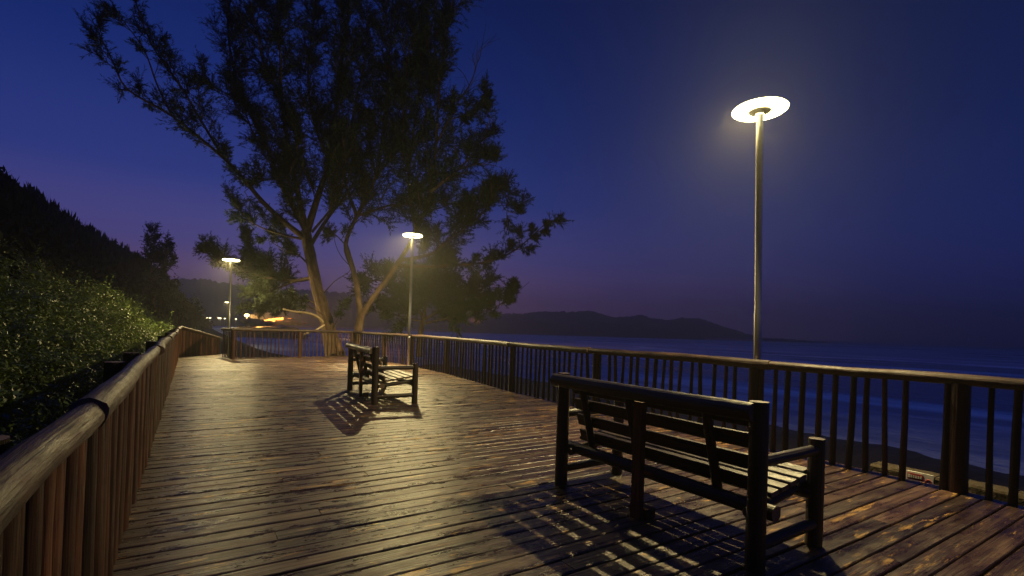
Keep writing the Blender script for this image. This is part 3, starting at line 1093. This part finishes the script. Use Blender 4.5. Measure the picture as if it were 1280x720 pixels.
D2 = 20.9
casuarina('broad casuarina with a forked pale trunk right of the leaning one, behind the second lamp', (447, 460, D2),
          [([(444, 485), (445, 440), (448, 415), (452, 392)], (.22, .16), (D2, D2)),
           ([(451, 394), (447, 362), (441, 336), (432, 306)], (.13, .10), (D2, D2)),
           ([(452, 394), (466, 373), (484, 349), (500, 325)], (.13, .10), (D2, D2))],
          [([(441, 336), (432, 306), (446, 270), (470, 220), (480, 150), (486, 80), (492, -15)], (.11, .03), (D2, 21.8), K(.15, 1.0, .31, 1.6, 3)),
           ([(498, 329), (520, 290), (538, 240), (545, 180), (550, 100), (562, 20), (570, -20)], (.11, .02), (D2, 20), K(.12, .9, .31, 1.5, 3)),
           ([(500, 326), (540, 317), (562, 298), (600, 270), (622, 238)], (.09, .015), (D2, 19.5), K(.15, 1.0, .33, 1.3, 3)),
           ([(497, 332), (535, 333), (575, 331), (610, 327), (640, 315), (665, 295), (689, 272)], (.08, .01), (D2, 19), K(.25, 1.0, .40, .85, 3)),
           ([(538, 240), (575, 210), (600, 180), (614, 148)], (.07, .012), (20.4, 19.5), K(.1, 1.0, .34, 1.3, 3)),
           ([(545, 180), (570, 132), (590, 100), (600, 62)], (.05, .008), (20.3, 19.5), K(.3, 1.0, .5, 1.2, 2, bare=.85)),
           ([(446, 270), (431, 220), (440, 150), (452, 95), (462, 30)], (.08, .02), (21.2, 23), K(.15, 1.0, .32, 1.6, 3)),
           ([(520, 290), (511, 230), (516, 170), (526, 90), (522, -10)], (.09, .02), (20.6, 22), K(.1, 1.0, .30, 1.6, 3)),
           ([(562, 298), (592, 262), (612, 235), (632, 262), (652, 268)], (.04, .01), (20.2, 19.4), K(.1, 1.0, .36, 1.1, 3)),
           ([(550, 100), (535, 60), (545, 10), (552, -25)], (.05, .02), (20.1, 21), K(.1, 1.0, .32, 1.5, 3)),
           ([(470, 220), (500, 180), (505, 120), (512, 60)], (.06, .02), (21.5, 20.5), K(.1, 1.0, .32, 1.5, 3)),
           ([(446, 270), (470, 262), (500, 255), (540, 262), (575, 250)], (.06, .02), (21.2, 22.3), K(.1, 1.0, .32, 1.4, 3)),
           ([(575, 210), (600, 205), (622, 208)], (.03, .01), (20, 19.6), K(.1, 1.0, .36, .9, 3)),
           ([(560, 150), (590, 140), (606, 120)], (.03, .01), (20.1, 19.6), K(.1, 1.0, .36, .9, 3)),
           ([(432, 306), (416, 292), (402, 300)], (.03, .01), (D2, D2 - .4), K(.2, 1.0, .4, .9, 2)),
           ([(441, 336), (425, 318), (418, 296), (428, 282)], (.02, .007), (D2, D2 - .3), None)])

D3 = 25.5
casuarina('low dense casuarina with branches drooping to the right, behind the middle lamp pole', (528, 440, D3),
          [([(524, 446), (526, 415), (530, 395)], (.16, .12), (D3, D3))],
          [([(530, 398), (515, 375), (495, 358), (470, 350), (455, 356)], (.09, .02), (D3, D3), K(.1, 1.0, .26, 1.5, 4, up=.1)),
           ([(530, 396), (535, 370), (545, 350), (560, 335)], (.08, .02), (D3, 24), K(.1, 1.0, .24, 1.5, 4, up=.1)),
           ([(530, 400), (555, 385), (580, 372), (602, 362)], (.07, .02), (D3, 24), K(.1, 1.0, .26, 1.3, 4, up=.1)),
           ([(530, 402), (510, 398), (488, 392), (470, 390)], (.06, .02), (D3, 25), K(.1, 1.0, .26, 1.2, 4, up=.0)),
           ([(532, 396), (520, 360), (522, 335)], (.06, .02), (D3, 26), K(.1, 1.0, .24, 1.5, 4, up=.1)),
           ([(532, 404), (560, 398), (585, 394), (600, 391), (632, 377), (662, 352)], (.06, .008), (D3, 22.5), K(.15, .66, .30, .8, 3)),
           ([(624, 381), (636, 374), (646, 366)], (.03, .008), (23, 22.6), K(.0, 1.0, .22, .75, 4)),
           ([(610, 388), (604, 372), (600, 345)], (.02, .005), (23.4, 23.4), K(.3, 1.0, .5, .7, 2, bare=.9))],
          needle_mat=M_NEEDLE2, width=.012)

# the thin tree on the left hillside and a bare bush on its crest
D4 = 46
casuarina('small airy tree standing alone on the left hillside crest', (192, 375, D4),
          [([(192, 385), (191, 360), (190, 335)], (.14, .09), (D4, D4))],
          [([(190, 345), (188, 322), (189, 300), (190, 292)], (.08, .02), (D4, D4), K(.15, 1.0, .30, 1.5, 3, ndl=16)),
           ([(190, 342), (200, 330), (207, 315), (210, 306)], (.06, .02), (D4, D4 - 1), K(.2, 1.0, .30, 1.3, 3, ndl=16)),
           ([(191, 350), (206, 342), (218, 328)], (.06, .02), (D4, D4 + 1), K(.2, 1.0, .32, 1.3, 3, ndl=16)),
           ([(191, 350), (178, 340), (168, 322)], (.05, .02), (D4, D4), K(.3, 1.0, .4, 1.0, 3, ndl=16))], width=.02)
D5 = 34
o5 = at(93, 292, D5)
bare_bush = MB()
for k in range(9):
    a = at(93 + random.uniform(-1, 1), 296, D5)
    d = Vector((random.uniform(-.6, .6), random.uniform(-.4, .4), 1)).normalized()
    path = [a]
    for j in range(4):
        d = (d + rvec() * .25).normalized(); path.append(path[-1] + d * random.uniform(.2, .36))
    bare_bush.tube(path, [.03, .024, .018, .012, .008], n=4, caps=False, tone=.3)
tag(bare_bush.build('bare_bush', M_BARK, None, o5), 'leafless twiggy bush sticking up from the left hillside crest', 'bush').location = o5


# leafy shrubs along the left railing
def shrub_proto(seed, n, leaf=.045, R=.62):
    rs = np.random.default_rng(seed)
    k = 11
    cen = rs.normal(size=(k, 3)) * np.array([.34, .34, .24]) + np.array([0, 0, .5])
    rad = rs.uniform(.2, .36, k)
    idx = rs.integers(0, k, n)
    d = rs.normal(size=(n, 3)); d /= np.linalg.norm(d, axis=1, keepdims=True)
    c = cen[idx] + d * (rad[idx] * rs.uniform(.72, 1.08, n))[:, None]
    c = c * R / .62
    nrm = d * .7 + rs.normal(size=(n, 3)) * .5 + np.array([0, 0, .45])
    nrm /= np.linalg.norm(nrm, axis=1, keepdims=True)
    a = np.cross(nrm, rs.normal(size=(n, 3))); a /= np.linalg.norm(a, axis=1, keepdims=True)
    b = np.cross(nrm, a)
    s = (leaf * rs.uniform(.6, 1.4, n))[:, None]
    V = np.stack([c - a * s * 1.1, c - b * s * .55 + nrm * s * .12, c + a * s * 1.2 - nrm * s * .2, c + b * s * .55 + nrm * s * .12], 1).reshape(-1, 3)
    tone = np.clip(rs.normal(.45, .25, n) + (rs.random(k)[idx] - .5) * .5, 0, 1)
    # stray upright shoots with a few leaves each
    sv, stn = [V], [tone]
    for j in range(9):
        b0 = cen[rs.integers(0, k)] * R / .62
        dd = np.array([rs.normal() * .35, rs.normal() * .35, 1.0]); dd /= np.linalg.norm(dd)
        for i in range(14):
            cc = b0 + dd * (.12 + i * .045) * R / .62
            o = rs.normal(size=3); o[2] = .4; o /= np.linalg.norm(o)
            pp = np.cross(o, rs.normal(size=3)); pp /= np.linalg.norm(pp)
            l = leaf * rs.uniform(.8, 1.5)
            sv.append(np.array([cc, cc + o * l + pp * l * .5, cc + o * l * 2.2, cc + o * l - pp * l * .5]))
            stn.append(np.array([rs.uniform(.3, 1)]))
    return np.concatenate(sv), np.concatenate(stn), cen * R / .62


protos = []
SH_LABEL = 'leafy green shrub in the lamplit thicket just behind the left railing'
SH_GROUP = 'leafy shrubs behind the left railing'
for s in range(6):
    V, tone, cen = shrub_proto(40 + s, 3200, leaf=.031)
    t = thing('shrub', SH_LABEL, 'shrub', (0, 0, 0), 0, SH_GROUP)
    tri_mesh('foliage', V, tone, M_LEAF, t, per=4)
    m = MB()
    for c in cen:
        c = Vector(c)
        m.tube([Vector((0, 0, -.35)), Vector((c.x * .4, c.y * .4, c.z * .45)), c], [.022, .015, .006], n=5, caps=False, tone=.3)
    m.build('stem', M_BARK, t)
    protos.append(t)
used = set()
spots = []
for q in np.arange(.6, 20.5, .78):
    for k, p in enumerate((-1.42, -2.15, -3.0, -3.8)):
        spots.append((p + random.uniform(-.2, .2), q + random.uniform(-.3, .3), k))
for q in np.arange(21, 40, 1.1):
    for p in (-1.6, -2.7):
        spots.append((p + random.uniform(-.3, .3), q + random.uniform(-.4, .4), 3))
for (p, q, k) in spots:
    w = W(p, q, 0); w.z = land(p, q) + random.uniform(-.2, .12)
    i = random.randrange(6)
    sc_ = random.uniform(.6, 1.05) * (.9 if p > -1.8 else 1.08) * (1.3 if q > 21 else 1.0)
    if i not in used:
        used.add(i); t = protos[i]
        t.location = w; t.rotation_euler = (0, 0, random.uniform(0, 6.3)); t.scale = (sc_,) * 3
    else:
        dup(protos[i], w, random.uniform(0, 6.3), SH_LABEL, SH_GROUP, (sc_,) * 3)

# scrub that covers the upper hillside as one mass
cl_c, cl_r = [], []
for _ in range(5200):
    q = 1.5 + 150 * random.random() ** 1.8
    p = -3.8 - 11 * random.random() ** 1.1
    if q > 30:
        p += 5.0 * float(sstep(30, 160, q)) + random.uniform(0, 3)
    w = W(p, q, 0)
    cl_c.append((w.x, w.y, land(p, q) + .25)); cl_r.append(random.uniform(.3, .75) * (1 + q * .008))
cl_c = np.array(cl_c); cl_r = np.array(cl_r)
n = 22
d = RNG.normal(size=(len(cl_c), n, 3)); d /= np.linalg.norm(d, axis=2, keepdims=True)
c = cl_c[:, None, :] + d * (cl_r[:, None] * RNG.uniform(.4, 1.05, (len(cl_c), n)))[..., None]
u = RNG.normal(size=c.shape); u[..., 2] += .9; u /= np.linalg.norm(u, axis=2, keepdims=True)
v = np.cross(u, RNG.normal(size=c.shape)); v /= np.linalg.norm(v, axis=2, keepdims=True)
s = (cl_r[:, None] * RNG.uniform(.18, .38, (len(cl_c), n)))[..., None]
V = np.stack([c - u * s * .8, c + v * s * .38, c + u * s * 1.3, c - v * s * .38], 2).reshape(-1, 3)
tn = np.repeat(RNG.random(len(cl_c)), n) * .6 + RNG.random(len(cl_c) * n) * .4
# upright shoots along the crest
sp = []
for _ in range(1500):
    q = 8 + 140 * random.random() ** 1.5
    p = -6.0 - 4.5 * random.random() + (5.0 * float(sstep(30, 160, q)) if q > 30 else 0)
    w = W(p, q, land(p, q) + .2)
    hgt = random.uniform(.4, 1.5) * (1 + q * .006)
    for j in range(7):
        a = Vector((random.uniform(-.12, .12), random.uniform(-.12, .12), random.uniform(0, .5) * hgt))
        d = Vector((random.uniform(-.3, .3), random.uniform(-.3, .3), 1)) * hgt * .5
        sd_ = Vector((random.uniform(-1, 1), random.uniform(-1, 1), 0)).normalized() * .05 * hgt
        b0 = w + a
        sp += [tuple(b0), tuple(b0 + d * .5 + sd_), tuple(b0 + d), tuple(b0 + d * .5 - sd_)]
V = np.concatenate([V, np.array(sp)]); tn = np.concatenate([tn, RNG.random(len(sp) // 4)])
struct(tri_mesh('hillside_scrub', V, tn, M_SCRUB, per=4), 'stuff')

# taller bushes between the path and the trees, and dark trees on the slope by the path
BUSH = [
        (224, 384, 46, 1.1, 'dark rounded bush at the foot of the left hillside, beside the corner of the railing'),
        (240, 393, 60, 1.2, 'dark bush above the tiny lamps right of the hillside foot'),
        (205, 368, 44, 1.2, 'dark bush under the small airy tree on the left hillside')]
for k, (x, y, d, r, lab) in enumerate(BUSH):
    V, tone, cen = shrub_proto(90 + k, 1600, leaf=.075 * max(1, r * .9), R=.95 * r)
    o = at(x, y, d)
    t = thing('bush', lab, 'bush', (o.x, o.y, o.z - .55 * r), 0, 'bushes by the path')
    tri_mesh('foliage', V, tone, M_SCRUB, t, per=4)
    m = MB()
    for c in cen:
        c = Vector(c)
        m.tube([Vector((0, 0, -1.2 * r)), Vector((c.x * .4, c.y * .4, c.z * .3)), c], [.05, .03, .01], n=5, caps=False, tone=.3)
    m.build('stem', M_BARK, t)

# ------------------------------------------------------------------ haze
HZ = MB()
HZ.box((0, 0, 0), (2900, 2900, 90), cap_ends=False)
hz = HZ.build('haze', M_WHITE)
hz.location = (0, 0, 90 / 2 - 7.5)
mh = bpy.data.materials.new('sea_haze'); mh.use_nodes = True
nt = mh.node_tree; nt.nodes.clear()
out = nt.nodes.new('ShaderNodeOutputMaterial')
pv = nt.nodes.new('ShaderNodeVolumePrincipled')
pv.inputs['Color'].default_value = (.95, .95, .85, 1)
pv.inputs['Density'].default_value = .0017
pv.inputs['Anisotropy'].default_value = .65
nt.links.new(pv.outputs[0], out.inputs['Volume'])
mh.cycles.volume_sampling = 'EQUIANGULAR'
hz.data.materials.clear(); hz.data.materials.append(mh)
struct(hz, 'stuff')

# ------------------------------------------------------------------ sky
wd = bpy.data.worlds.new('World'); sc.world = wd
wd.use_nodes = True
nt = wd.node_tree; nt.nodes.clear()
out = nt.nodes.new('ShaderNodeOutputWorld')
bg = nt.nodes.new('ShaderNodeBackground')
tc = nd(nt, 'ShaderNodeTexCoord')
sep = nd(nt, 'ShaderNodeSeparateXYZ')
nrmz = nd(nt, 'ShaderNodeVectorMath', operation='NORMALIZE')
nt.links.new(tc.outputs['Generated'], nrmz.inputs[0])
nt.links.new(nrmz.outputs[0], sep.inputs[0])
elev = sep.outputs['Z']
# dusk side (afterglow has set far to the left)
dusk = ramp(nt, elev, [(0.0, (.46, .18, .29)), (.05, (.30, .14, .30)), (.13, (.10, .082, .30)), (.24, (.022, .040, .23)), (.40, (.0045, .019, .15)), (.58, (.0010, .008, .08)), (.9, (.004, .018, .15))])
night = ramp(nt, elev, [(0.0, (.024, .021, .12)), (.07, (.014, .018, .125)), (.18, (.005, .016, .11)), (.35, (.0015, .009, .065)), (.55, (.0006, .0045, .036)), (.66, (.0014, .008, .07)), (.9, (.004, .018, .15))])  # top stops of both ramps raised, out of view, to light the sea
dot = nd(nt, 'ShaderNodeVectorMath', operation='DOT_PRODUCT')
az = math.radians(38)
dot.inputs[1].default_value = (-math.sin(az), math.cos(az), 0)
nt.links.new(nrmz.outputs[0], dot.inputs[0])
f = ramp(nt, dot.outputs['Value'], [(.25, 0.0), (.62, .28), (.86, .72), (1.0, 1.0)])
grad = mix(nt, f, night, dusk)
sky = nd(nt, 'ShaderNodeTexSky', sky_type='NISHITA')
sky.sun_disc = False
sky.sun_elevation = math.radians(-4.0)
sky.sun_rotation = math.radians(-38)
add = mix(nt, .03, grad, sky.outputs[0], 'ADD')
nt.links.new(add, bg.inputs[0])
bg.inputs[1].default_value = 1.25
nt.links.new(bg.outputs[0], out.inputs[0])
# the last trace of light from where the sun went down
sd = bpy.data.lights.new('sun', 'SUN'); sd.energy = .01; sd.angle = math.radians(10); sd.color = (1, .75, .7)
so = bpy.data.objects.new('sun', sd); COL.objects.link(so)
so.rotation_euler = (math.radians(86), 0, math.radians(180 + 38))

# ------------------------------------------------------------------ camera and output
cd = bpy.data.cameras.new('camera'); co = bpy.data.objects.new('camera', cd); COL.objects.link(co)
cd.sensor_width = 36; cd.lens = FOC / 1280 * 36
cd.shift_x = 0; cd.shift_y = (PY - 360) / 1280
cd.clip_start = .05; cd.clip_end = 5000
co.location = (0, 0, EYE)
from mathutils import Matrix
co.rotation_euler = (Matrix.Rotation(math.pi / 2, 3, 'X') @ Matrix.Rotation(ROLL, 3, 'Z')).to_euler()
sc.camera = co
sc.view_settings.view_transform = 'Standard'
sc.view_settings.look = 'None'
sc.view_settings.exposure = 0
sc.view_settings.gamma = 1
sc.render.engine = 'CYCLES'
cy = sc.cycles
cy.use_denoising = True
cy.use_adaptive_sampling = False
cy.denoising_input_passes = 'RGB_ALBEDO_NORMAL'
cy.denoising_prefilter = 'ACCURATE'
cy.sample_clamp_direct = 12.0
try:
    cy.denoiser = 'OPENIMAGEDENOISE'
except Exception:
    pass
cy.max_bounces = 6; cy.diffuse_bounces = 3; cy.glossy_bounces = 3; cy.transmission_bounces = 3; cy.volume_bounces = 0
cy.sample_clamp_indirect = 4.0
cy.caustics_reflective = False; cy.caustics_refractive = False
